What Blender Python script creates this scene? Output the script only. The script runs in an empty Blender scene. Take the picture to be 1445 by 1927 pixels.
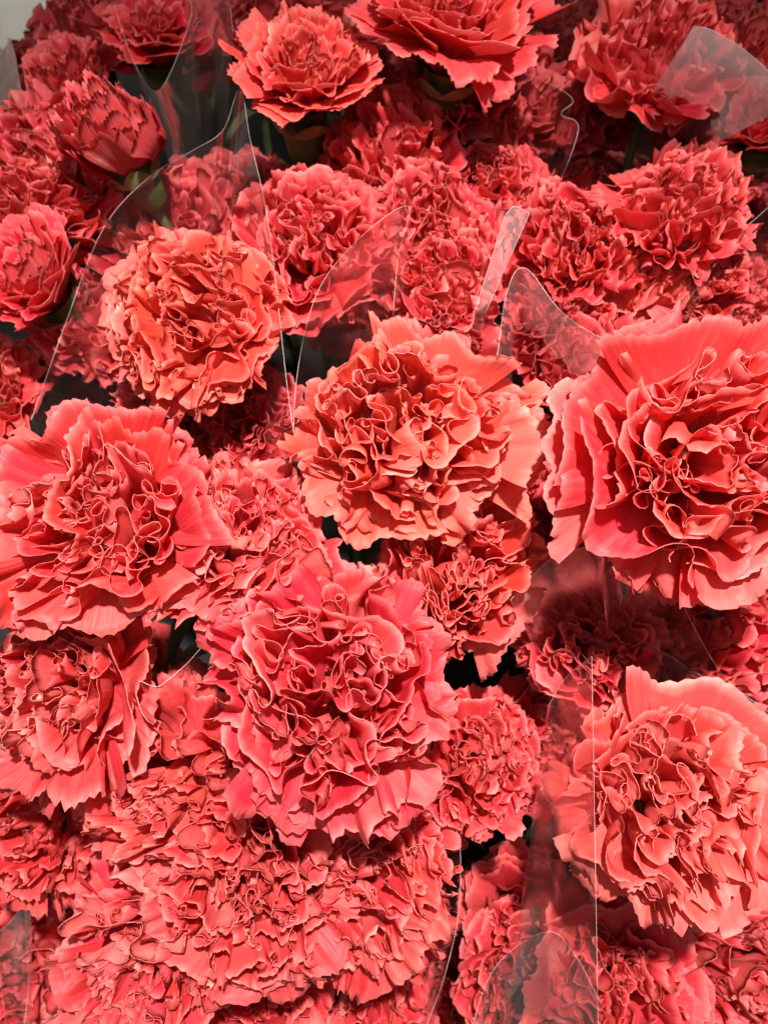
import bpy, math, random
import numpy as np
from mathutils import Vector

rng = np.random.default_rng(11)
sc = bpy.context.scene
col = sc.collection

# ------------------------------------------------------------------ camera
PITCH = math.radians(62.0)                 # looking down by this much
VFOV = math.radians(63.0)
CAM = np.array([0.0, 0.0, 0.66])
W0, H0 = 1445.0, 1927.0                    # photograph size, used only to turn pixels into directions
FPX = (H0 / 2) / math.tan(VFOV / 2)
FWD = np.array([0.0, math.cos(PITCH), -math.sin(PITCH)])
UP = np.array([0.0, math.sin(PITCH), math.cos(PITCH)])
RGT = np.array([1.0, 0.0, 0.0])

cam_data = bpy.data.cameras.new('camera')
cam = bpy.data.objects.new('camera', cam_data)
col.objects.link(cam)
cam.location = CAM
cam.rotation_euler = (math.pi / 2 - PITCH, 0, 0)
cam_data.sensor_fit = 'VERTICAL'
cam_data.sensor_height = 24.0
cam_data.lens = 12.0 / math.tan(VFOV / 2)
cam_data.clip_start = 0.01
cam_data.clip_end = 50
cam_data.dof.use_dof = True
cam_data.dof.focus_distance = 0.265
cam_data.dof.aperture_fstop = 11.0
sc.camera = cam

def at(px, py, depth):
    """pixel of the photograph + distance along the view axis (metres) -> point"""
    x = (px - W0 / 2) / FPX
    y = -(py - H0 / 2) / FPX
    return CAM + depth * (FWD + x * RGT + y * UP)

# ------------------------------------------------------------------ light
world = bpy.data.worlds.new('World')
sc.world = world
world.use_nodes = True
bg = world.node_tree.nodes['Background']
bg.inputs['Color'].default_value = (1.0, 0.90, 0.84, 1)
bg.inputs['Strength'].default_value = 0.04

def area(name, loc, target, size, power, color):
    d = bpy.data.lights.new(name, 'AREA')
    d.shape = 'DISK'
    d.size = size
    d.energy = power
    d.color = color
    o = bpy.data.objects.new(name, d)
    col.objects.link(o)
    o.location = loc
    o.rotation_euler = (Vector(target) - Vector(loc)).to_track_quat('-Z', 'Y').to_euler()
    return o
def spot(name, loc, target, angle, power, color, radius):
    d = bpy.data.lights.new(name, 'SPOT')
    d.energy = power
    d.color = color
    d.spot_size = math.radians(angle)
    d.spot_blend = 1.0
    d.shadow_soft_size = radius
    o = bpy.data.objects.new(name, d)
    col.objects.link(o)
    o.location = loc
    o.rotation_euler = (Vector(target) - Vector(loc)).to_track_quat('-Z', 'Y').to_euler()
    return o
spot('shop_spot_lamp', (0.07, 0.12, 1.32), (0.0, 0.005, 0.40), 64, 122.0, (1.0, 0.93, 0.88), 0.022)
area('shop_ceiling_panel', (-0.12, -0.22, 1.30), (0.0, 0.06, 0.40), 1.0, 3.0, (1.0, 0.93, 0.88))

area('added_floor_fill', (-0.95, 1.75, 2.3), (-0.95, 1.75, 0.0), 0.4, 11.0, (1.0, 0.96, 0.88)).data.spread = math.radians(62)  # added fill light, no known fixture: brightens the pale floor beyond the shelf

sc.view_settings.view_transform = 'Standard'
sc.view_settings.look = 'None'
sc.view_settings.gamma = 1.0
sc.view_settings.use_curve_mapping = False
sc.view_settings.exposure = 0.0
sc.render.engine = 'CYCLES'
sc.cycles.use_denoising = True
sc.cycles.max_bounces = 10
sc.cycles.diffuse_bounces = 5
sc.cycles.glossy_bounces = 3
sc.cycles.transmission_bounces = 8
sc.cycles.transparent_max_bounces = 24
sc.cycles.caustics_reflective = False
sc.cycles.caustics_refractive = False

# ------------------------------------------------------------------ materials
def new_mat(name):
    m = bpy.data.materials.new(name)
    m.use_nodes = True
    nt = m.node_tree
    nt.nodes.clear()
    out = nt.nodes.new('ShaderNodeOutputMaterial')
    return m, nt, out

def N(nt, typ, **kw):
    n = nt.nodes.new(typ)
    for k, v in kw.items():
        if k == 'props':
            for a, b in v.items():
                setattr(n, a, b)
        else:
            n.inputs[k].default_value = v
    return n

def mixc(nt, fac, a, b, blend='MIX'):
    n = nt.nodes.new('ShaderNodeMix')
    n.data_type = 'RGBA'
    n.blend_type = blend
    for sock, val in ((n.inputs[0], fac), (n.inputs[6], a), (n.inputs[7], b)):
        if isinstance(val, bpy.types.NodeSocket):
            nt.links.new(val, sock)
        else:
            sock.default_value = val
    return n.outputs[2]

def ramp(nt, src, stops):
    n = nt.nodes.new('ShaderNodeValToRGB')
    els = n.color_ramp.elements
    while len(els) < len(stops):
        els.new(0.5)
    for e, (p, c) in zip(els, stops):
        e.position = p
        e.color = c if len(c) == 4 else (*c, 1)
    nt.links.new(src, n.inputs[0])
    return n.outputs[0]

def math_n(nt, op, a, b=None):
    n = nt.nodes.new('ShaderNodeMath')
    n.operation = op
    for i, v in enumerate((a, b)):
        if v is None:
            continue
        if isinstance(v, bpy.types.NodeSocket):
            nt.links.new(v, n.inputs[i])
        else:
            n.inputs[i].default_value = v
    return n.outputs[0]

def petal_material():
    m, nt, out = new_mat('carnation_petal')
    at_ = N(nt, 'ShaderNodeAttribute', props={'attribute_name': 'petal'})
    sep = nt.nodes.new('ShaderNodeSeparateColor')
    nt.links.new(at_.outputs['Color'], sep.inputs[0])
    s, rnd, hue = sep.outputs[0], sep.outputs[1], sep.outputs[2]
    uv = nt.nodes.new('ShaderNodeUVMap')
    # long streaks that run from claw to edge
    mp = N(nt, 'ShaderNodeMapping', Scale=(16.0, 1.6, 1.0))
    nt.links.new(uv.outputs[0], mp.inputs[0])
    st = N(nt, 'ShaderNodeTexNoise', Scale=1.6, Detail=4.0, Roughness=0.6)
    nt.links.new(mp.outputs[0], st.inputs['Vector'])
    mp2 = N(nt, 'ShaderNodeMapping', Scale=(34.0, 1.2, 1.0))
    nt.links.new(uv.outputs[0], mp2.inputs[0])
    vein = N(nt, 'ShaderNodeTexNoise', Scale=1.5, Detail=2.0, Roughness=0.5)
    nt.links.new(mp2.outputs[0], vein.inputs['Vector'])
    blot = N(nt, 'ShaderNodeTexNoise', Scale=2.6, Detail=3.0)
    nt.links.new(uv.outputs[0], blot.inputs['Vector'])
    base = ramp(nt, hue, [(0.0, (0.66, 0.019, 0.046)), (0.45, (0.69, 0.034, 0.036)), (1.0, (0.73, 0.078, 0.039))])
    bright = mixc(nt, ramp(nt, rnd, [(0.0, (0, 0, 0)), (0.65, (0.12,) * 3), (1.0, (0.42,) * 3)]), base, (0.80, 0.20, 0.18, 1))
    stf = ramp(nt, st.outputs[0], [(0.48, (0, 0, 0)), (0.75, (1, 1, 1))])
    c1 = mixc(nt, math_n(nt, 'MULTIPLY', stf, 0.17), bright, (0.90, 0.34, 0.31, 1))
    edge = ramp(nt, s, [(0.88, (0, 0, 0)), (0.96, (0.22, 0.22, 0.22)), (1.0, (0.5, 0.5, 0.5))])
    evar = ramp(nt, blot.outputs[0], [(0.35, (0.25,) * 3), (0.65, (0.75,) * 3)])
    c2 = mixc(nt, math_n(nt, 'MULTIPLY', edge, evar), c1, (0.92, 0.48, 0.43, 1))
    claw = ramp(nt, s, [(0.0, (1, 1, 1)), (0.2, (0, 0, 0))])
    c3 = mixc(nt, math_n(nt, 'MULTIPLY', claw, 0.5), c2, (0.75, 0.34, 0.22, 1))
    # the underside of a petal is paler than its upper face
    geo = nt.nodes.new('ShaderNodeNewGeometry')
    c3 = mixc(nt, math_n(nt, 'MULTIPLY', math_n(nt, 'SUBTRACT', 1.0, geo.outputs['Backfacing']), 0.10), c3, (0.86, 0.38, 0.31, 1))
    # pale worn patches on some petals
    pf = ramp(nt, blot.outputs[0], [(0.60, (0, 0, 0)), (0.74, (1, 1, 1))])
    pr = ramp(nt, rnd, [(0.70, (0, 0, 0)), (0.95, (1, 1, 1))])
    c4 = mixc(nt, math_n(nt, 'MULTIPLY', math_n(nt, 'MULTIPLY', pf, pr), 0.55), c3, (0.90, 0.58, 0.44, 1))
    bump = N(nt, 'ShaderNodeBump', Strength=0.6, Distance=0.0006)
    hsum = math_n(nt, 'ADD', vein.outputs[0], math_n(nt, 'MULTIPLY', blot.outputs[0], 1.2))
    nt.links.new(hsum, bump.inputs['Height'])
    p = nt.nodes.new('ShaderNodeBsdfPrincipled')
    nt.links.new(c4, p.inputs['Base Color'])
    p.inputs['Roughness'].default_value = 0.48
    p.inputs['Specular IOR Level'].default_value = 0.22
    nt.links.new(bump.outputs[0], p.inputs['Normal'])
    tr = nt.nodes.new('ShaderNodeBsdfTranslucent')
    tc = mixc(nt, 1.0, c4, (1.0, 0.62, 0.60, 1), 'MULTIPLY')
    nt.links.new(tc, tr.inputs['Color'])
    nt.links.new(bump.outputs[0], tr.inputs['Normal'])
    mx = N(nt, 'ShaderNodeMixShader', Fac=0.33)
    nt.links.new(p.outputs[0], mx.inputs[1])
    nt.links.new(tr.outputs[0], mx.inputs[2])
    nt.links.new(mx.outputs[0], out.inputs[0])
    return m

def green_material(name, a, b, scale):
    m, nt, out = new_mat(name)
    tc = nt.nodes.new('ShaderNodeTexCoord')
    no = N(nt, 'ShaderNodeTexNoise', Scale=scale, Detail=5.0)
    nt.links.new(tc.outputs['Object'], no.inputs['Vector'])
    c = ramp(nt, no.outputs[0], [(0.3, a), (0.72, b)])
    p = N(nt, 'ShaderNodeBsdfPrincipled', Roughness=0.5)
    nt.links.new(c, p.inputs['Base Color'])
    bu = N(nt, 'ShaderNodeBump', Strength=0.2, Distance=0.0005)
    nt.links.new(no.outputs[0], bu.inputs['Height'])
    nt.links.new(bu.outputs[0], p.inputs['Normal'])
    nt.links.new(p.outputs[0], out.inputs[0])
    return m

def film_material(name, haze, tint):
    m, nt, out = new_mat(name)
    tc = nt.nodes.new('ShaderNodeTexCoord')
    no = N(nt, 'ShaderNodeTexNoise', Scale=9.0, Detail=4.0, Distortion=0.8)
    nt.links.new(tc.outputs['Object'], no.inputs['Vector'])
    fine = N(nt, 'ShaderNodeTexNoise', Scale=60.0, Detail=3.0)
    nt.links.new(tc.outputs['Object'], fine.inputs['Vector'])
    bu = N(nt, 'ShaderNodeBump', Strength=0.06, Distance=0.004)
    hs = math_n(nt, 'ADD', no.outputs[0], math_n(nt, 'MULTIPLY', fine.outputs[0], 0.10))
    nt.links.new(hs, bu.inputs['Height'])
    t = N(nt, 'ShaderNodeBsdfTransparent', Color=(*tint, 1))
    g = N(nt, 'ShaderNodeBsdfGlossy', Color=(1, 1, 1, 1), Roughness=0.16)
    nt.links.new(bu.outputs[0], g.inputs['Normal'])
    d = N(nt, 'ShaderNodeBsdfDiffuse', Color=(0.85, 0.82, 0.82, 1))
    d2 = N(nt, 'ShaderNodeBsdfTranslucent', Color=(0.85, 0.82, 0.82, 1))
    dd = N(nt, 'ShaderNodeMixShader', Fac=0.5)
    nt.links.new(d.outputs[0], dd.inputs[1])
    nt.links.new(d2.outputs[0], dd.inputs[2])
    hz = ramp(nt, no.outputs[0], [(0.35, (haze * .55,) * 3), (0.7, (min(haze * 1.5, 0.95),) * 3)])
    m1 = nt.nodes.new('ShaderNodeMixShader')
    nt.links.new(hz, m1.inputs[0])
    nt.links.new(t.outputs[0], m1.inputs[1])
    nt.links.new(dd.outputs[0], m1.inputs[2])
    lw = N(nt, 'ShaderNodeFresnel', IOR=1.42)
    nt.links.new(bu.outputs[0], lw.inputs['Normal'])
    m2 = nt.nodes.new('ShaderNodeMixShader')
    nt.links.new(math_n(nt, 'MULTIPLY', lw.outputs[0], 0.35), m2.inputs[0])
    nt.links.new(m1.outputs[0], m2.inputs[1])
    nt.links.new(g.outputs[0], m2.inputs[2])
    nt.links.new(m2.outputs[0], out.inputs[0])
    return m

def edge_material():
    m, nt, out = new_mat('film_cut_edge')
    t = N(nt, 'ShaderNodeBsdfTransparent', Color=(0.95, 0.92, 0.92, 1))
    p = N(nt, 'ShaderNodeBsdfPrincipled', Roughness=0.2)
    p.inputs['Base Color'].default_value = (0.85, 0.76, 0.74, 1)
    tc = nt.nodes.new('ShaderNodeTexCoord')
    no = N(nt, 'ShaderNodeTexNoise', Scale=45.0, Detail=2.0)
    nt.links.new(tc.outputs['Object'], no.inputs['Vector'])
    f = ramp(nt, no.outputs[0], [(0.36, (0.05,) * 3), (0.68, (0.6,) * 3)])
    mx = nt.nodes.new('ShaderNodeMixShader')
    nt.links.new(f, mx.inputs[0])
    nt.links.new(t.outputs[0], mx.inputs[1])
    nt.links.new(p.outputs[0], mx.inputs[2])
    nt.links.new(mx.outputs[0], out.inputs[0])
    return m

def plain_material(name, a, b, scale, rough):
    m, nt, out = new_mat(name)
    tc = nt.nodes.new('ShaderNodeTexCoord')
    no = N(nt, 'ShaderNodeTexNoise', Scale=scale, Detail=6.0)
    nt.links.new(tc.outputs['Object'], no.inputs['Vector'])
    c = ramp(nt, no.outputs[0], [(0.3, a), (0.7, b)])
    p = N(nt, 'ShaderNodeBsdfPrincipled', Roughness=rough)
    nt.links.new(c, p.inputs['Base Color'])
    nt.links.new(p.outputs[0], out.inputs[0])
    return m

def water_material():
    m, nt, out = new_mat('water_drop')
    g = N(nt, 'ShaderNodeBsdfPrincipled', Roughness=0.02, IOR=1.33)
    g.inputs['Transmission Weight'].default_value = 1.0
    nt.links.new(g.outputs[0], out.inputs[0])
    return m

M_PETAL = petal_material()
M_CALYX = green_material('calyx_green', (0.035, 0.07, 0.014), (0.10, 0.14, 0.035), 90)
M_SEPAL = green_material('sepal_green', (0.10, 0.14, 0.045), (0.30, 0.29, 0.13), 160)
M_STEM = green_material('stem_green', (0.05, 0.10, 0.025), (0.12, 0.18, 0.06), 60)
M_LEAF = green_material('leaf_green', (0.05, 0.09, 0.035), (0.12, 0.17, 0.08), 40)
M_FILM = film_material('clear_film', 0.022, (0.97, 0.95, 0.95))
M_HAZY = film_material('hazy_film', 0.22, (0.94, 0.92, 0.92))
M_MILKY = film_material('milky_film', 0.42, (0.94, 0.92, 0.92))
M_EDGE = edge_material()
M_SHELF = plain_material('dark_shelf_plastic', (0.008, 0.008, 0.007), (0.02, 0.02, 0.018), 14, 0.8)
M_FLOOR = plain_material('pale_floor', (0.40, 0.39, 0.35), (0.56, 0.54, 0.49), 9, 0.7)
M_WATER = water_material()

# ------------------------------------------------------------------ mesh helpers
def mesh_grid(name, P, uv=None, attr=None, smooth=True, flat_rows=0):
    """P: (rows, cols, 3)"""
    nv, nu = P.shape[:2]
    me = bpy.data.meshes.new(name)
    idx = np.arange(nv * nu).reshape(nv, nu)
    q = np.stack([idx[:-1, :-1], idx[:-1, 1:], idx[1:, 1:], idx[1:, :-1]], -1).reshape(-1, 4)
    nf = len(q)
    me.vertices.add(nv * nu)
    me.vertices.foreach_set('co', P.reshape(-1).astype(np.float32))
    me.loops.add(nf * 4)
    me.loops.foreach_set('vertex_index', q.reshape(-1).astype(np.int32))
    me.polygons.add(nf)
    me.polygons.foreach_set('loop_start', np.arange(0, nf * 4, 4, dtype=np.int32))
    if smooth:
        sm = np.ones(nf, dtype=bool)
        if flat_rows:
            sm[-flat_rows * (nu - 1):] = False
        me.polygons.foreach_set('use_smooth', sm)
    me.update(calc_edges=True)
    if uv is not None:
        l = me.uv_layers.new(name='UVMap')
        l.data.foreach_set('uv', uv.reshape(-1, 2)[q.reshape(-1)].reshape(-1).astype(np.float32))
    if attr is not None:
        a = me.attributes.new('petal', 'FLOAT_COLOR', 'POINT')
        c = np.concatenate([attr.reshape(-1, 3), np.ones((nv * nu, 1))], 1)
        a.data.foreach_set('color', c.reshape(-1).astype(np.float32))
    return me

def link(name, me, mat, parent=None, loc=None):
    o = bpy.data.objects.new(name, me)
    if len(me.materials) == 0:
        me.materials.append(mat)
    col.objects.link(o)
    if parent is not None:
        o.parent = parent
    if loc is not None:
        o.location = loc
    return o

def tag(o, label, cat, group=None, kind=None):
    if label:
        o['label'] = label
    if cat:
        o['category'] = cat
    if group:
        o['group'] = group
    if kind:
        o['kind'] = kind

def catmull(pts, n, closed=False):
    P = np.asarray(pts, float)
    k = len(P)
    if closed:
        ext = np.vstack([P[-1], P, P[0], P[1]])
        segs = k
    else:
        ext = np.vstack([2 * P[0] - P[1], P, 2 * P[-1] - P[-2]])
        segs = k - 1
    ts = np.linspace(0, segs, n, endpoint=not closed)
    i = np.minimum(ts.astype(int), segs - 1)
    t = (ts - i)[:, None]
    p0, p1, p2, p3 = ext[i], ext[i + 1], ext[i + 2], ext[i + 3]
    return 0.5 * ((2 * p1) + (-p0 + p2) * t + (2 * p0 - 5 * p1 + 4 * p2 - p3) * t**2 + (-p0 + 3 * p1 - 3 * p2 + p3) * t**3)

def tube(path, radii, nseg=8):
    """grid of points round a path"""
    path = np.asarray(path, float)
    n = len(path)
    tan = np.gradient(path, axis=0)
    tan /= np.linalg.norm(tan, axis=1)[:, None] + 1e-12
    ref = np.array([0.31, 0.87, 0.38])
    P = np.zeros((n, nseg + 1, 3))
    for i in range(n):
        a = np.cross(tan[i], ref)
        a /= np.linalg.norm(a) + 1e-12
        b = np.cross(tan[i], a)
        ang = np.linspace(0, 2 * math.pi, nseg + 1)
        P[i] = path[i] + radii[i] * (np.cos(ang)[:, None] * a + np.sin(ang)[:, None] * b)
    return P

def smoothstep(a, b, x):
    t = np.clip((x - a) / (b - a), 0, 1)
    return t * t * (3 - 2 * t)

# ------------------------------------------------------------------ setting
SHELF_Z = 0.06
def box_mesh(name, lo, hi):
    x0, y0, z0 = lo
    x1, y1, z1 = hi
    v = [(x0, y0, z0), (x1, y0, z0), (x1, y1, z0), (x0, y1, z0), (x0, y0, z1), (x1, y0, z1), (x1, y1, z1), (x0, y1, z1)]
    f = [(3, 2, 1, 0), (4, 5, 6, 7), (0, 1, 5, 4), (1, 2, 6, 5), (2, 3, 7, 6), (3, 0, 4, 7)]
    me = bpy.data.meshes.new(name)
    me.from_pydata(v, [], f)
    return me
gx = np.linspace(-4, 4, 9)
G = np.zeros((9, 9, 3))
G[..., 0] = gx[None, :]
G[..., 1] = gx[:, None]
tag(link('floor', mesh_grid('floor', G), M_FLOOR), None, None, kind='structure')
tag(link('display_shelf', box_mesh('display_shelf', (-0.40, -0.40, 0.004), (0.75, 1.30, SHELF_Z)), M_SHELF), None, None, kind='structure')

# ------------------------------------------------------------------ carnations
def frame_of(axis):
    z = np.asarray(axis, float)
    z /= np.linalg.norm(z)
    x = np.cross([0.0, 1.0, 0.0], z)
    x /= np.linalg.norm(x)
    y = np.cross(z, x)
    return np.stack([x, y, z], 1)       # columns

def petal_points(r, L, W, phi, th0, th1, omega, nw, nu, nv, notch, tipcurl, cup, rho0, z0, pw=1.3, we=1.7):
    """a fan-shaped petal: narrow claw, ruffled blade (a meander that grows to the edge), toothed edge"""
    a = np.linspace(-1, 1, nu)
    s = np.linspace(0.0, 1.0, nv) ** 0.85
    ph = r.uniform(0, 6.28, 4)
    k = r.uniform(0.8, 1.25, 3)
    Na = (np.sin(math.pi * nw * k[0] * a + ph[0]) + 0.55 * np.sin(math.pi * nw * 1.83 * k[1] * a + ph[1])
          + 0.28 * np.sin(math.pi * nw * 3.4 * k[2] * a + ph[2]))
    Na *= 1.0 + 0.35 * np.sin(math.pi * a * r.uniform(0.5, 1.5) + ph[3])
    # profile
    ss = np.linspace(0, 1.15, 60)
    th = th0 + (th1 - th0) * smoothstep(0.05, 0.85, ss) ** 0.8 + tipcurl * np.clip(ss - 0.72, 0, 1) ** 1.5 * 5.0
    ds = ss[1] - ss[0]
    rho = rho0 + np.concatenate([[0], np.cumsum(np.sin((th[1:] + th[:-1]) / 2))]) * ds * L
    zz = z0 + np.concatenate([[0], np.cumsum(np.cos((th[1:] + th[:-1]) / 2))]) * ds * L
    # toothed, rounded edge
    tooth = np.zeros(nu)
    step = 3 if nu > 50 else 2
    tooth[1::step] = notch * r.uniform(0.2, 1.0, len(tooth[1::step]))
    if step == 3:
        tooth[2::3] = tooth[1::3][:len(tooth[2::3])] * 0.45
    big = r.random(nu) < 0.10
    tooth[big] += notch * r.uniform(0.5, 1.3, big.sum())
    lob = 0.045 * np.sin(math.pi * a * r.uniform(2.0, 4.0) + r.uniform(0, 6.28))
    rounding = 1 - r.uniform(0.06, 0.18) * np.abs(a) ** 2.6 + lob
    S = s[:, None] * (1 + (rounding[None, :] - 1) * smoothstep(0.1, 0.9, s)[:, None]) - tooth[None, :] * smoothstep(0.80, 1.0, s)[:, None]
    S = np.clip(S, 0, 1.14)
    w = W * (0.06 + 0.94 * s ** we)
    amp = omega * (0.12 + 0.88 * np.clip(s, 0, 1) ** pw)
    psi = amp[:, None] * Na[None, :]
    da = a[1] - a[0]
    mid = 0.5 * (psi[:, 1:] + psi[:, :-1])
    t = np.concatenate([np.zeros((nv, 1)), np.cumsum(np.cos(mid), 1)], 1) * da
    n = np.concatenate([np.zeros((nv, 1)), np.cumsum(np.sin(mid), 1)], 1) * da
    # remove drift so the blade stays over its claw
    t -= t[:, nu // 2][:, None]
    n -= n.mean(1)[:, None]
    n -= (n * a).mean(1)[:, None] / (a * a).mean() * a[None, :] * 0.75
    t *= w[:, None]
    n *= w[:, None]
    n -= cup * t * t / L
    n += 0.05 * L * s[:, None] ** 3 * np.sin(2.2 * a + ph[1])[None, :]
    R_ = np.interp(S, ss, rho)
    Z_ = np.interp(S, ss, zz)
    TH = np.interp(S, ss, th)
    x = R_ + n * np.cos(TH)
    z = Z_ - n * np.sin(TH)
    c, sn = math.cos(phi), math.sin(phi)
    P = np.stack([x * c - t * sn, x * sn + t * c, z], -1)
    uv = np.stack([np.broadcast_to(a * 0.5, (nv, nu)), np.broadcast_to(s[:, None], (nv, nu))], -1)
    return P, uv, np.broadcast_to(s[:, None], (nv, nu))

# whorl recipe: (count, tilt range deg outer->inner, length, half width, omega range, waves, notch, tipcurl)
KINDS = {   # count, mean tilt range, base tilt factor, tip tilt factor, length, half width, omega, waves, notch, tip curl
    'full': [(7, (88, 74), 0.60, 1.12, 0.95, 0.86, (0.7, 1.1), 2.0, 0.032, 0.15),
             (9, (72, 60), 1.20, 0.70, 1.08, 0.96, (1.15, 1.55), 2.2, 0.030, 0.30),
             (10, (58, 44), 1.60, 0.28, 1.09, 0.98, (1.45, 1.90), 2.3, 0.026, 0.30),
             (10, (42, 26), 1.80, 0.15, 1.05, 0.92, (1.55, 2.05), 2.3, 0.026, 0.30),
             (7, (22, 6), 1.8, 0.1, 0.96, 0.76, (1.6, 2.05), 2.2, 0.030, 0.30)],
    'broad': [(7, (92, 72), 0.60, 1.15, 0.98, 0.92, (0.40, 0.80), 1.7, 0.030, 0.10),
              (8, (70, 56), 1.2, 0.75, 1.05, 0.94, (0.9, 1.4), 2.0, 0.032, 0.30),
              (10, (54, 40), 1.55, 0.32, 1.05, 0.94, (1.35, 1.85), 2.2, 0.028, 0.30),
              (9, (38, 22), 1.75, 0.18, 1.00, 0.86, (1.5, 2.0), 2.3, 0.030, 0.30),
              (7, (19, 4), 1.8, 0.1, 0.88, 0.68, (1.5, 2.0), 2.2, 0.036, 0.30)],
    'pom': [(9, (110, 86), 0.6, 1.15, 1.02, 0.80, (0.60, 1.0), 2.2, 0.045, 0.25),
            (10, (82, 66), 1.0, 0.90, 1.06, 0.84, (1.1, 1.5), 2.4, 0.045, 0.35),
            (11, (62, 46), 1.4, 0.45, 1.06, 0.84, (1.35, 1.75), 2.5, 0.042, 0.35),
            (10, (43, 26), 1.7, 0.25, 1.02, 0.78, (1.45, 1.9), 2.5, 0.042, 0.30),
            (6, (20, 4), 1.8, 0.2, 0.92, 0.64, (1.5, 1.9), 2.3, 0.055, 0.30)],
    'cup': [(7, (36, 28), 1.9, 0.10, 1.40, 0.70, (0.3, 0.55), 1.9, 0.045, 0.20),
            (9, (28, 18), 1.9, 0.1, 1.45, 0.66, (0.7, 1.1), 2.3, 0.045, 0.2),
            (9, (16, 6), 2.0, 0.0, 1.42, 0.54, (1.1, 1.6), 2.5, 0.045, 0.2),
            (5, (8, 0), 1.5, 0.0, 1.30, 0.44, (1.2, 1.6), 2.5, 0.045, 0.2)],
    'side': [(9, (66, 44), 0.3, 1.1, 1.20, 0.80, (0.22, 0.45), 2.0, 0.035, 0.10),
             (9, (48, 30), 0.5, 0.9, 1.18, 0.70, (0.5, 0.9), 2.3, 0.040, 0.10),
             (10, (32, 10), 0.8, 0.6, 1.12, 0.58, (0.9, 1.4), 2.5, 0.040, 0.0),
             (6, (12, 0), 0.8, 0.5, 1.0, 0.44, (1.2, 1.6), 2.5, 0.045, 0.0)],
}
GROUP = 'coral carnations bunched in clear sleeves'
stats = []
THICK = 0.00013

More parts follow.
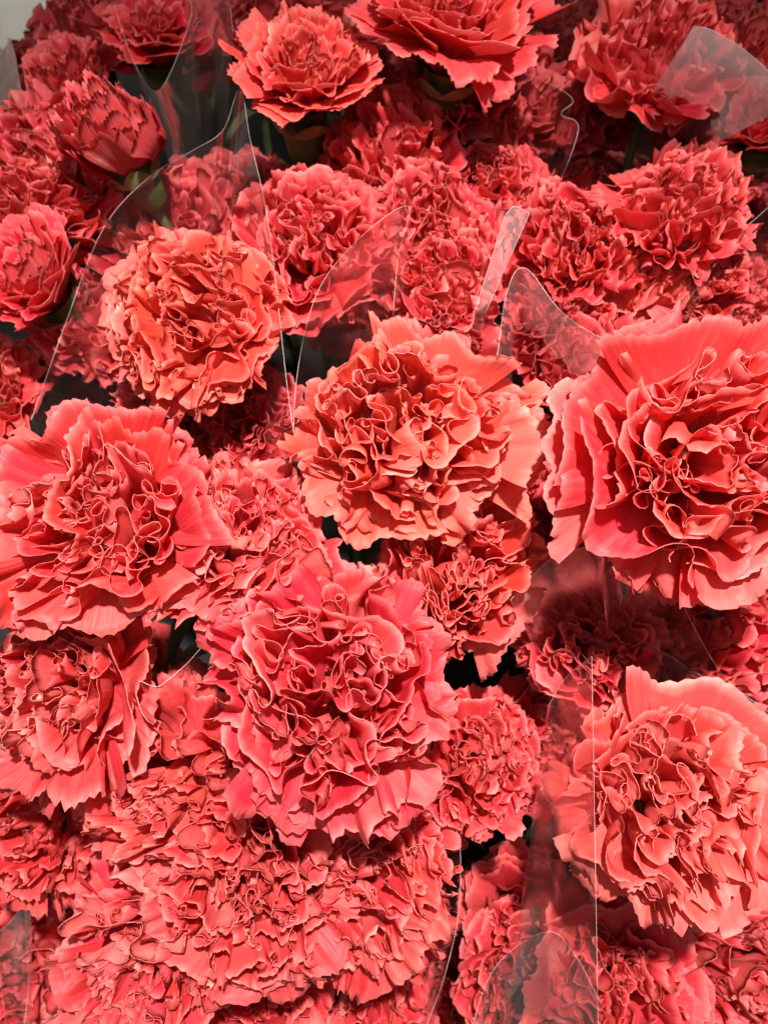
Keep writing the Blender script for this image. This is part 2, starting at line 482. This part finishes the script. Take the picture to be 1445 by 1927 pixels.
def carnation(px, py, rpx, Rcm, kind, tx, ty, hue, label, seed, leaves=2, lift=None, extra=(), worn=0.0):
    r = np.random.default_rng(seed)
    depth = FPX * Rcm / 100.0 / rpx
    R = Rcm / 100.0 * (1.02 if rpx > 200 else 1.06 if rpx > 140 else 1.13)
    centre = at(px, py, depth)
    ax = np.array([tx, ty, 1.0])
    ax /= np.linalg.norm(ax)
    Fm = frame_of(ax)
    up = {'full': 0.50, 'broad': 0.45, 'pom': 0.45, 'cup': 0.85, 'side': 0.62}[kind] if lift is None else lift
    O = centre - ax * up * R                       # mouth of the calyx
    stats.append((label[:40], round(R * 100, 1), round(float(O[2]), 3), round(depth, 3)))
    rscale = {'cup': 0.95, 'side': 0.97}.get(kind, 1.0)
    # stem foot on the shelf
    calyx_len = 0.020 + 0.15 * R
    base_c = O - ax * calyx_len
    foot = np.array([base_c[0] * 0.92 - ax[0] * 0.03, base_c[1] * 0.92 + 0.01 - ax[1] * 0.03, SHELF_Z - 0.001])
    root = bpy.data.objects.new('carnation', None)
    root.empty_display_size = 0.02
    col.objects.link(root)
    root.location = foot
    tag(root, label, 'flower', GROUP)
    # soft whole-head distortion
    K = r.normal(0, 1, (3, 3)) * (1.5 / R)
    PH = r.uniform(0, 6.28, 3)
    K2 = r.normal(0, 1, (3, 3)) * (3.2 / R)
    aniso = np.array([r.uniform(0.93, 1.08), r.uniform(0.93, 1.08), r.uniform(0.92, 1.06)])
    shear = r.normal(0, 0.10, 2) * (0.4 if rpx > 180 else 1.0)
    big = rpx > 140
    nu, nv = (57, 11) if big else ((35, 9) if rpx > 95 else (27, 8))
    def put(P, uv, s):
        # soft distortion of the whole head
        D = np.stack([np.sin(P @ K[j] + PH[j]) for j in range(3)], -1) * 0.10 * R
        D += np.stack([np.sin(P @ K2[j] + PH[j]) for j in range(3)], -1) * 0.035 * R
        P = P + D * np.clip(s, 0, 1)[..., None]
        P = P * aniso
        P[..., :2] += shear * np.clip(P[..., 2:3], 0, None)
        # the cut of the blade has a thickness: a narrow rim across the edge
        gu = np.gradient(P[-1], axis=0)
        gs = P[-1] - P[-2]
        nn_ = np.cross(gu, gs)
        nn_ /= np.linalg.norm(nn_, axis=1)[:, None] + 1e-12
        h = (THICK * 0.85 if big else THICK * 0.55) * (0.25 + 0.95 * r.random())
        P = np.concatenate([P, (P[-1] + nn_ * h)[None], (P[-1] - nn_ * h)[None]], 0)
        uv = np.concatenate([uv, uv[-1:], uv[-1:]], 0)
        s = np.concatenate([s, s[-1:], s[-1:]], 0)
        Wp = P @ Fm.T + O - foot
        col3 = np.stack([s, np.full_like(s, worn + (1 - worn) * r.random()), np.full_like(s, np.clip(hue + r.normal(0, 0.12), 0, 1))], -1)
        link('petal', mesh_grid('petal', Wp, uv + r.uniform(0, 20, 2), col3, flat_rows=2), M_PETAL, root)
    for (phd, t0, t1, Lk, Wk, om) in extra:
        put(*petal_points(r, R * Lk, R * Wk, math.radians(phd), math.radians(t0), math.radians(t1), om, 1.9, nu, nv, 0.03,
                          0.1, 0.15, 0.004, -0.15 * R, pw=1.4, we=0.9))
    for wi, (cnt, (ta, tb), f0, f1, Lk, Wk, (oa, ob), nw, notch, tcurl) in enumerate(KINDS[kind]):
        off = r.uniform(0, 6.28)
        for i in range(cnt):
            f = (i + r.uniform(-0.4, 0.4)) / max(cnt - 1, 1)
            f = min(max(f, 0), 1)
            thm = math.radians(ta + (tb - ta) * f + r.normal(0, 6))
            phi = off + (i * 3 % cnt if cnt % 3 else (i * 5 % cnt if cnt % 5 else i)) * 2 * math.pi / cnt * 1.0 + r.normal(0, 0.14)
            th0 = thm * f0 * r.uniform(0.85, 1.1)
            th1 = thm * f1 * r.uniform(0.85, 1.18)
            L = R * rscale * Lk * r.uniform(0.84, 1.10)
            Wd = R * Wk * r.uniform(0.82, 1.2)
            om = r.uniform(oa, ob)
            tight = wi / 4.0
            P, uv, s = petal_points(r, L, Wd, phi, th0, th1, om, nw * (0.84 if rpx > 180 else 1.0) * r.uniform(0.75, 1.25), nu, nv, notch,
                                    tcurl * r.normal(1, 0.6), 0.2 + 0.3 * tight if kind != 'cup' else 0.6,
                                    0.004 * (1 - 0.7 * tight), -0.15 * R, pw=1.25, we=(1.0, 1.2, 1.45, 1.5, 1.5)[wi] if kind != 'cup' else 0.8)
            put(P, uv, s)
    # calyx: a tube that widens to the mouth
    nt_ = 18
    ang = np.linspace(0, 2 * math.pi, nt_ + 1)
    prof = [(-1.02, 0.20), (-1.0, 0.62), (-0.9, 0.80), (-0.6, 0.88), (-0.25, 0.96), (0.0, 1.06), (0.12, 1.12)]
    rc = (0.0052 + 0.055 * R) * {'side': 1.5, 'cup': 1.4}.get(kind, 1.0)
    C = np.zeros((len(prof), nt_ + 1, 3))
    for j, (zf, rf) in enumerate(prof):
        wob = 1 + 0.03 * np.sin(5 * ang + 1.0)
        C[j, :, 0] = np.cos(ang) * rf * rc * wob
        C[j, :, 1] = np.sin(ang) * rf * rc * wob
        C[j, :, 2] = zf * calyx_len
    cal = link('calyx', mesh_grid('calyx', C @ Fm.T + O - foot), M_CALYX, root)
    # five sepals at the mouth
    for k in range(5):
        a0 = 2 * math.pi * (k + r.uniform(-0.12, 0.12)) / 5
        nn, mm = 6, 5
        S_ = np.zeros((nn, mm, 3))
        flare = r.uniform(0.35, 0.8) if kind != 'cup' else r.uniform(0.15, 0.4)
        for j in range(nn):
            q = j / (nn - 1)
            half = (2 * math.pi / 5) * 0.56 * (1 - q) ** 0.7 + 0.02
            aa = a0 + np.linspace(-half, half, mm)
            rr = rc * (1.10 + flare * 0.75 * q + 0.05) + 0.0007
            S_[j, :, 0] = np.cos(aa) * rr
            S_[j, :, 1] = np.sin(aa) * rr
            S_[j, :, 2] = calyx_len * (-0.30 + 0.42 * q) - flare * 0.004 * q * q
        link('sepal', mesh_grid('sepal', S_ @ Fm.T + O - foot), M_SEPAL, cal)
    # stem
    n_ = 14
    t_ = np.linspace(0, 1, n_)[:, None]
    ctrl = base_c - ax * 0.10
    path = (1 - t_) ** 2 * (base_c + ax * 0.003) + 2 * t_ * (1 - t_) * ctrl + t_ ** 2 * foot
    rad = np.linspace(0.0024, 0.0030, n_)
    st = link('stem', mesh_grid('stem', tube(path - foot, rad, 8)), M_STEM, root)
    for k in range(leaves):
        q = r.uniform(0.12, 0.5)
        p0 = (1 - q) ** 2 * base_c + 2 * q * (1 - q) * ctrl + q ** 2 * foot
        a0 = r.uniform(0, 6.28)
        d = np.array([math.cos(a0), math.sin(a0), 0])
        ll = r.uniform(0.05, 0.085)
        nn = 9
        P = np.zeros((nn, 3, 3))
        for j in range(nn):
            q2 = j / (nn - 1)
            c = p0 + d * ll * (0.55 * q2 + 0.25 * q2 * q2) + np.array([0, 0, ll * (0.55 * q2 - 0.75 * q2 * q2)])
            side = np.array([-d[1], d[0], 0])
            hw = 0.0036 * (1 - q2) ** 0.6 * (0.7 + 0.6 * math.sin(math.pi * min(q2 * 1.4, 1))) + 0.0002
            P[j, 0] = c + side * hw + np.array([0, 0, 0.0012])
            P[j, 1] = c
            P[j, 2] = c - side * hw + np.array([0, 0, 0.0012])
        link('leaf', mesh_grid('leaf', P - foot), M_LEAF, root)
    return root

# px, py, apparent radius px, real radius cm, kind, lean x, lean y, hue (0 pink .. 1 orange), label
FLOWERS = [
    # front bunch
    (612, 1305, 243, 4.0, 'full', 0.02, -0.22, 0.10, 'largest deep rose coral carnation, wide open, with tightly curled ruffles'),
    (165, 955, 218, 3.75, 'broad', -0.10, -0.15, 0.35, 'big coral carnation with tall fan-like back petals and a dark open heart'),
    (445, 1015, 165, 2.95, 'full', 0.10, 0.0, 0.30, 'frilly coral carnation squeezed between the dark-hearted bloom and the upright film fold'),
    (95, 1310, 185, 3.4, 'broad', -0.30, -0.45, 0.35, 'coral carnation with pale serrated petals drooping under the dark-hearted bloom'),
    (50, 1570, 125, 2.7, 'pom', -0.35, -0.55, 0.35, 'small shaggy carnation hanging below the pale serrated drooping bloom'),
    (310, 1490, 185, 3.5, 'pom', -0.25, -0.34, 0.42, 'shaggy salmon carnation with pale jagged tips beside the deep rose bloom'),
    (455, 1680, 190, 3.5, 'pom', -0.05, -0.45, 0.32, 'ragged coral carnation spilling straight down below the deep rose bloom'),
    (700, 1670, 165, 3.2, 'pom', 0.30, -0.40, 0.36, 'ragged coral carnation touching the long curved film edge'),
    (240, 1830, 175, 3.4, 'broad', -0.35, -0.60, 0.20, 'pinkish carnation with broad drooping petals at the foot of the front bunch'),
    (470, 1890, 130, 2.8, 'broad', -0.05, -0.60, 0.25, 'half-shaded coral carnation hidden below the ragged straight-down bloom'),
    (680, 1890, 125, 2.8, 'pom', 0.20, -0.60, 0.25, 'shaded coral carnation tucked below the ragged bloom by the film edge'),
    (920, 1440, 108, 2.2, 'full', 0.35, -0.30, 0.25, 'small dark coral carnation with wavy rim beside the deep rose bloom'),
    # centre bunch
    (765, 805, 200, 3.6, 'full', 0.0, -0.30, 0.85, 'orange-tinted carnation with cream curled edges wrapped in clear film'),
    (868, 1080, 155, 2.95, 'full', 0.15, -0.30, 0.55, 'rounded coral carnation right below the orange-tinted cream-edged bloom'),
    # left middle bunch
    (362, 580, 160, 3.15, 'full', -0.05, -0.35, 0.80, 'orange-tinted carnation standing in front of the large arched film'),
    (470, 800, 85, 1.9, 'full', 0.0, -0.30, 0.10, 'small dark red carnation with spiral heart in the shade of an orange-tinted bloom'),
    (345, 745, 95, 2.2, 'full', -0.05, -0.2, 0.10, 'dark red carnation mostly hidden beneath an orange-tinted bloom'),
    # upper centre bunch
    (585, 430, 140, 3.1, 'full', -0.10, -0.10, 0.25, 'coral carnation between the pointed film tip and the looped clear film'),
    (830, 405, 130, 3.0, 'full', 0.10, -0.1, 0.30, 'coral carnation with upright frilly petals between the white film fold and film loop'),
    (850, 505, 115, 2.6, 'full', 0.10, -0.2, 0.30, 'frilly coral carnation right above the small dark curled bloom'),
    (845, 620, 88, 2.0, 'full', 0.15, -0.25, 0.15, 'small dark curled coral carnation peeking out behind the cream-edged bloom'),
    (670, 545, 95, 2.4, 'full', 0.0, -0.15, 0.30, 'blurry coral carnation seen through the looped clear film'),
    (720, 255, 132, 3.2, 'full', -0.10, 0.0, 0.25, 'coral carnation beside the green calyx of the tall bloom'),
    (905, 235, 118, 3.1, 'full', 0.10, 0.0, 0.22, 'coral carnation behind the crooked film edge'),
    (925, 325, 85, 2.1, 'full', 0.05, -0.1, 0.25, 'small coral carnation low against the crooked film edge'),
    (940, 135, 118, 3.3, 'full', 0.05, 0.1, 0.18, 'dusky coral carnation at the back above the crooked film edge'),
    (1060, 205, 85, 2.4, 'full', 0.20, 0.1, 0.15, 'dusky coral carnation right of the crooked film edge'),
    (1130, 190, 78, 2.3, 'full', 0.20, 0.05, 0.12, 'dark red back-row carnation beside the hazy film cone'),
    (1085, 310, 75, 2.2, 'full', 0.20, 0.0, 0.12, 'dim carnation low in the gap left of the hazy film cone'),
    # tall side-on blooms, back left
    (560, 112, 148, 3.3, 'side', 0.0, 0.0, 0.55, 'tall side-on coral carnation showing its thick green calyx'),
    (195, 215, 105, 2.4, 'cup', -0.25, 0.08, 0.20, 'half-open cup-shaped coral carnation with green calyx'),
    (120, 120, 92, 2.5, 'cup', -0.05, 0.05, 0.15, 'dim half-open carnation behind the cup-shaped bloom'),
    (45, 255, 110, 2.8, 'full', -0.15, 0.0, 0.18, 'frilly carnation left of the cup-shaped bloom'),
    (80, 345, 105, 2.6, 'full', -0.10, -0.15, 0.25, 'coral carnation just below the cup-shaped bloom'),
    (55, 510, 120, 2.8, 'side', -0.15, -0.10, 0.15, 'side-on carnation with broad veined petals by the arched film'),
    (290, 45, 105, 2.9, 'side', 0.05, 0.0, 0.15, 'dim side-on carnation at the very back near the pale floor'),
    (170, 30, 90, 2.7, 'full', 0.0, 0.1, 0.12, 'dim back-row carnation closest to the pale floor'),
    (470, 10, 80, 2.5, 'full', 0.0, 0.1, 0.12, 'dim back-row carnation behind the tall side-on bloom'),
    (640, 15, 85, 2.6, 'full', 0.0, 0.1, 0.12, 'dusky back-row carnation between the tall side-on bloom and the overhanging one'),
    (855, 25, 165, 3.7, 'side', 0.0, -0.05, 0.30, 'large blurry overhanging side-on carnation at the back'),
    (290, 395, 130, 3.4, 'full', 0.1, 0.0, 0.10, 'dull carnation veiled by the large arched film'),
    (190, 570, 115, 2.9, 'full', 0.0, 0.0, 0.10, 'dull carnation low behind the arched film and an orange-tinted bloom'),
    # back right
    (1240, 75, 125, 3.1, 'full', -0.05, 0.0, 0.22, 'dusky salmon carnation above the hazy film cone'),
    (1400, 60, 115, 3.3, 'full', 0.10, 0.05, 0.25, 'blurry salmon carnation right of the hazy film cone'),
    (1445, 215, 95, 2.5, 'side', -0.10, 0.0, 0.30, 'side-on salmon carnation with pointed petal and green calyx behind the hazy cone'),
    (1330, 300, 95, 2.7, 'full', 0.10, 0.1, 0.12, 'dim frilly carnation hidden behind the right-hand frilly pair'),
    # right middle bunch
    (1075, 440, 112, 2.5, 'full', -0.15, -0.15, 0.30, 'coral carnation right beside the white film fold'),
    (1290, 370, 135, 3.0, 'full', 0.15, -0.05, 0.30, 'tall frilly coral carnation with twisted petals in the right middle bunch'),
    (1225, 480, 98, 2.2, 'full', 0.0, -0.2, 0.60, 'salmon carnation with yellowed edges between two frilly blooms'),
    (1335, 495, 100, 2.3, 'full', 0.20, -0.2, 0.35, 'frilly carnation below the tall twisted-petal bloom'),
    (1060, 620, 112, 2.5, 'full', -0.10, -0.25, 0.15, 'rosy carnation veiled inside the narrow film cone'),
    (1185, 575, 95, 2.3, 'side', 0.05, -0.2, 0.15, 'broad-petalled carnation crossed by the narrow film cone edge'),
    (1420, 560, 95, 2.5, 'full', 0.15, -0.1, 0.25, 'blurry carnation right behind the big salmon bloom'),
    # right bunches
    (1350, 845, 242, 4.0, 'broad', 0.05, -0.30, 0.45, 'big salmon carnation with wide smooth guard petals and twisted heart'),
    (1065, 920, 105, 2.4, 'full', -0.15, -0.20, 0.15, 'rosy carnation veiled by film left of the big salmon bloom'),
    (1350, 1190, 130, 2.9, 'full', 0.10, -0.35, 0.15, 'rosy carnation shaded under the big salmon bloom'),
    (1100, 1190, 130, 2.8, 'full', -0.10, -0.30, 0.12, 'dim rosy carnation behind the twin film arches'),
    (1000, 1400, 110, 2.6, 'broad', -0.25, -0.40, 0.20, 'smooth coral carnation veiled beside the small wavy-rimmed bloom'),
    (1280, 1525, 212, 3.8, 'broad', 0.10, -0.30, 0.55, 'big worn carnation with cream bruised heart and one raised petal'),
    (1160, 1890, 140, 3.0, 'broad', -0.10, -0.40, 0.20, 'carnation with large smooth petals below the big worn bloom'),
    (1400, 1860, 125, 2.9, 'full', 0.15, -0.40, 0.20, 'pinkish carnation below the brown-edged side of the worn bloom'),
    (955, 1720, 115, 2.8, 'side', -0.20, -0.30, 0.15, 'dark veiled carnation between the curved film edge and the long straight one'),
    (1000, 1885, 118, 2.75, 'full', -0.05, -0.35, 0.15, 'dim carnation under the rounded film arch'),
    # back rows
    (370, 60, 80, 2.9, 'full', 0.0, 0.0, 0.12, 'dim back-row carnation behind the dusky upright film'),
    (740, 95, 82, 2.9, 'full', 0.0, 0.0, 0.12, 'dim carnation tucked under the overhanging side-on bloom'),
    (1080, 55, 84, 3.2, 'full', 0.0, 0.1, 0.10, 'dim back-row carnation in the dark gap right of the overhanging bloom'),
    (1330, 150, 88, 3.1, 'full', 0.0, 0.0, 0.12, 'dim carnation seen through the hazy film cone'),
    (1180, 330, 84, 2.9, 'full', 0.0, 0.0, 0.10, 'shaded carnation behind the tall twisted-petal bloom and the hazy cone'),
    (30, 130, 80, 2.8, 'full', 0.0, 0.0, 0.12, 'dim carnation beside the film edge at the far corner'),
    (430, 370, 110, 3.2, 'full', 0.0, 0.0, 0.10, 'dim carnation low behind the top of the arched film'),
    (110, 690, 90, 2.6, 'full', 0.0, 0.0, 0.10, 'dim carnation low behind the tall fan-like back petals'),
    (960, 860, 84, 2.3, 'full', 0.0, -0.1, 0.10, 'dark carnation edge behind the cream-edged bloom and the narrow cone'),
    (985, 1010, 74, 2.2, 'full', 0.1, -0.1, 0.10, 'dark frilly carnation behind the rounded bloom'),
    (1150, 1080, 84, 2.5, 'broad', 0.0, -0.3, 0.15, 'smooth-petalled carnation under the guard petals, seen through two film arches'),
    (130, 1790, 84, 2.6, 'full', -0.2, -0.4, 0.12, 'shaded carnation behind the pinkish drooping bloom'),
    (240, 1290, 90, 2.9, 'broad', 0.0, -0.3, 0.12, 'smooth shaded carnation under the small film corner'),
    (1420, 1080, 90, 2.6, 'full', 0.1, -0.3, 0.12, 'shaded carnation directly beneath the big salmon guard petals'),
    (1010, 770, 80, 2.5, 'full', 0.0, -0.2, 0.10, 'dim carnation deep inside the narrow hazy film cone'),
    (1100, -25, 84, 3.4, 'full', 0.0, 0.1, 0.10, 'dim rearmost carnation in the dark corner right of the overhanging bloom'),
    (985, 25, 80, 3.3, 'full', 0.0, 0.1, 0.10, 'dim rearmost carnation half covered by the overhanging bloom'),
    (1440, 400, 90, 2.9, 'full', 0.1, 0.0, 0.10, 'dim carnation low behind the film on the far right'),
    (1440, 330, 76, 2.9, 'full', 0.0, 0.0, 0.10, 'dim carnation below the pointed-petal side-on bloom'),
    (860, 150, 100, 2.5, 'full', 0.0, -0.05, 0.15, 'small dusky carnation right under the overhanging side-on bloom'),
    (20, 1830, 130, 3.3, 'full', -0.1, -0.3, 0.10, 'shaded carnation beside the film at the lower corner'),
    (850, 1870, 100, 2.9, 'full', 0.0, -0.3, 0.10, 'shaded carnation behind the long curved film edge'),
    (1475, 1300, 90, 2.2, 'full', 0.1, -0.2, 0.25, 'carnation just showing a petal beside the dark film strip'),
    (-45, 720, 90, 2.2, 'full', -0.1, -0.1, 0.30, 'carnation just showing one petal behind the dark-hearted bloom'),
]
WORN = {'big worn carnation': 0.6, 'shaggy salmon': 0.35, 'coral carnation with pale serrated': 0.4, 'orange-tinted carnation with cream': 0.3,
        'salmon carnation with yellowed': 0.55, 'ragged coral carnation spilling': 0.3}
# petals that stand out in the photograph: azimuth, base tilt, tip tilt, length, half width, ruffle
EXTRA = {
    'big coral carnation with tall': [(95, 62, 30, 1.22, 0.95, 0.35), (128, 66, 40, 1.2, 0.85, 0.4), (68, 60, 40, 1.1, 0.7, 0.4)],
    'big worn carnation': [(62, 70, 45, 1.22, 1.05, 0.22), (100, 80, 60, 1.1, 0.8, 0.4)],
    'big salmon carnation': [(150, 74, 58, 1.18, 0.85, 0.25), (178, 84, 78, 1.2, 0.8, 0.3), (95, 66, 45, 1.2, 0.9, 0.3)],
    'orange-tinted carnation with cream': [(-8, 80, 66, 1.18, 0.75, 0.4), (70, 66, 36, 1.15, 0.8, 0.35)],
    'carnation with large smooth': [(20, 70, 70, 1.15, 1.0, 0.2), (160, 60, 55, 1.2, 0.9, 0.2), (90, 60, 40, 1.15, 0.9, 0.2)],
}
for i, f in enumerate(FLOWERS):
    ex = next((v for k, v in EXTRA.items() if f[8].startswith(k)), ())
    wo = next((v for k, v in WORN.items() if f[8].startswith(k)), 0.0)
    carnation(*f, seed=(509 if i == 0 else 100 + i), extra=ex, worn=wo)

# ------------------------------------------------------------------ film sleeves
SG = 'clear film sleeves around the bunches'
def sleeve(label, rim, foot, mat=None, belly=0.0, sides=True, wav=0.0005, n=70, rows=26, er=0.00009, seed=1, mid=None):
    """an open wrap of clear film: rim points (px, py, depth) left to right, gathered towards a foot point on the shelf"""
    r = np.random.default_rng(seed)
    P = np.array([at(*p) for p in rim])
    edge = catmull(P, n)
    fx, fy = foot
    f3 = at(fx, fy, rim[len(rim) // 2][2])
    d = f3 - CAM
    foot3 = CAM + d * ((SHELF_Z - CAM[2]) / d[2])
    cen = edge.mean(0)
    G = np.zeros((rows, n, 3))
    low = foot3[None, :] + 0.11 * (edge - cen) * np.array([1, 1, 0.0])
    low[:, 2] = SHELF_Z + 0.0005
    u = np.linspace(0, 1, n)
    if mid is not None:
        midc = catmull(np.array([at(*p) for p in mid]), n)
    for j in range(rows):
        k = j / (rows - 1)
        if mid is None:
            row = edge * (1 - k) + low * k
        else:                                  # bends at the middle row, then falls to the foot
            q = min(k / 0.6, 1.0)
            row = edge * (1 - q) + midc * q if k <= 0.6 else midc * (1 - (k - 0.6) / 0.4) + low * ((k - 0.6) / 0.4)
        out = (row - row.mean(0)) * np.array([1, 1, 0])
        row = row + out * belly * math.sin(math.pi * k)
        row = row + np.array([0.3, 1.0, 0.1])[None, :] * (wav * (1 - k) ** 2 * math.sin(math.pi * min(k * 3.0 + 0.10, 0.5)) *
              (np.sin(u * 17 + 2.5 * k + seed) + 0.6 * np.sin(u * 33 - 3 * k + seed * 2.1)))[:, None]
        G[j] = row
    base = foot3.copy()
    base[2] = SHELF_Z
    root = bpy.data.objects.new('film_sleeve', None)
    root.empty_display_size = 0.02
    col.objects.link(root)
    root.location = base
    tag(root, label, 'plastic sleeve', SG)
    link('film_sheet', mesh_grid('film_sheet', G - base), mat or M_FILM, root)
    link('cut_edge', mesh_grid('cut_edge', tube(G[0] - base, np.full(n, er), 6)), M_EDGE, root)
    if sides:
        for c in ((0, n - 1) if sides is True else sides):
            link('cut_edge', mesh_grid('cut_edge', tube(G[:, c] - base, np.full(rows, er * 0.8), 6)), M_EDGE, root)
    return root

sleeve('large arched clear film behind an orange-tinted bloom, left of the tall one',
       [(60, 790, .335), (120, 620, .335), (195, 430, .336), (280, 335, .338), (360, 285, .34), (420, 245, .34), (452, 165, .338), (470, 260, .332), (505, 420, .322), (540, 720, .312), (560, 860, .305)],
       (330, 1150), seed=2)
sleeve('clear film with a loop wrapping the orange-tinted cream-edged bloom',
       [(590, 1060, .29), (556, 860, .295), (560, 700, .30), (600, 545, .31), (680, 445, .315), (768, 388, .32), (750, 480, .318), (740, 580, .315)],
       (700, 1250), seed=3)
sleeve('clear film with crooked upper edge at the back of the upper centre bunch',
       [(690, 30, .40), (795, 20, .40), (900, 100, .39), (1040, 160, .385), (1078, 190, .38), (1055, 215, .38), (1088, 240, .378), (1050, 345, .37), (1000, 400, .36)],
       (850, 800), seed=4)
sleeve('hazy film cone standing at the back right',
       [(1305, 48, .295), (1350, 62, .30), (1420, 110, .31), (1500, 190, .32)],
       (1085, 400), M_MILKY, seed=5)
sleeve('narrow film strip with a white folded edge beside the upper centre bunch',
       [(950, 405, .305), (968, 388, .304), (996, 402, .305)],
       (880, 760), M_HAZY, wav=0.0, seed=6, mid=[(893, 585, .315), (903, 590, .314), (915, 585, .315)])
sleeve('narrow hazy film cone wrapping a rosy bloom',
       [(935, 670, .305), (955, 545, .308), (988, 505, .308), (1060, 590, .303), (1150, 640, .303), (1220, 620, .306), (1290, 560, .31)],
       (1015, 960), M_HAZY, seed=7)
sleeve('clear film with two round arches behind the big worn bloom',
       [(960, 1130, .305), (1010, 1075, .30), (1060, 1038, .298), (1135, 1032, .296), (1130, 1090, .294), (1165, 1045, .293), (1205, 1038, .293), (1255, 1080, .296), (1300, 1170, .30), (1360, 1270, .31), (1445, 1340, .32)],
       (1190, 1560), seed=8)
sleeve('clear film with one long straight side and a rounded arch below the dark gap',
       [(880, 1960, .32), (920, 1840, .312), (980, 1775, .305), (1040, 1755, .30), (1090, 1810, .297), (1130, 1890, .295)],
       (1000, 2250), seed=9)
sleeve('long straight-edged clear film left of the big worn bloom',
       [(1030, 1330, .29), (1065, 1275, .275), (1113, 1235, .250)],
       (1090, 2150), wav=0.0, sides=(69,), seed=10, mid=[(940, 2000, .34), (1040, 1998, .315), (1126, 1990, .275)])
sleeve('dark clear film with long curved edge beside the ragged front blooms',
       [(790, 1530, .318), (835, 1540, .318), (864, 1580, .318), (862, 1720, .32), (835, 1840, .322), (795, 1950, .325)],
       (760, 2150), seed=11)
sleeve('small clear film corner poking out left of the deep rose bloom',
       [(262, 1282, .275), (300, 1290, .275), (350, 1250, .277), (405, 1190, .28)],
       (380, 1500), seed=12)
sleeve('clear film at the lower corner below the small shaggy bloom',
       [(-10, 1760, .36), (20, 1735, .355), (50, 1700, .35), (60, 1780, .35), (45, 1950, .35)],
       (60, 2250), wav=0.0, seed=13)
sleeve('dusky upright film between the cup-shaped bloom and the tall one',
       [(215, 10, .39), (250, 110, .385), (300, 170, .38), (360, 30, .37), (352, -30, .375), (420, -40, .38), (440, 60, .375)],
       (400, 520), M_HAZY, seed=14)
sleeve('clear film edge at the far corner beside the pale floor',
       [(-60, -20, .42), (0, 30, .42), (25, 90, .415), (42, 180, .41)],
       (-30, 560), seed=15)
sleeve('dark film strip crossing behind the raised petal of the worn bloom',
       [(1180, 1190, .335), (1260, 1235, .33), (1350, 1290, .325), (1470, 1340, .32)],
       (1330, 1560), M_HAZY, seed=16)
sleeve('clear film on the far right above the big salmon bloom',
       [(1290, 570, .34), (1340, 500, .345), (1400, 430, .35), (1470, 370, .355)],
       (1400, 850), seed=17)

# ------------------------------------------------------------------ water drops
def drop(px, py, depth, rad, label):
    c = at(px, py, depth)
    nr, ns = 9, 14
    th = np.linspace(0, math.pi, nr)
    ph = np.linspace(0, 2 * math.pi, ns + 1)
    D = np.stack([np.sin(th)[:, None] * np.cos(ph)[None, :], np.sin(th)[:, None] * np.sin(ph)[None, :] , np.cos(th)[:, None] * np.ones_like(ph)[None, :] * 1.25], -1) * rad
    o = link('water_drop', mesh_grid('water_drop', D), M_WATER, loc=c)
    tag(o, label, 'water drop', 'water drops')
drop(204, 421, .331, 0.0016, 'round water drop on the rim of the large arched film')

print('TRIS', sum(len(o.data.polygons) * 2 for o in bpy.data.objects if o.type == 'MESH'))
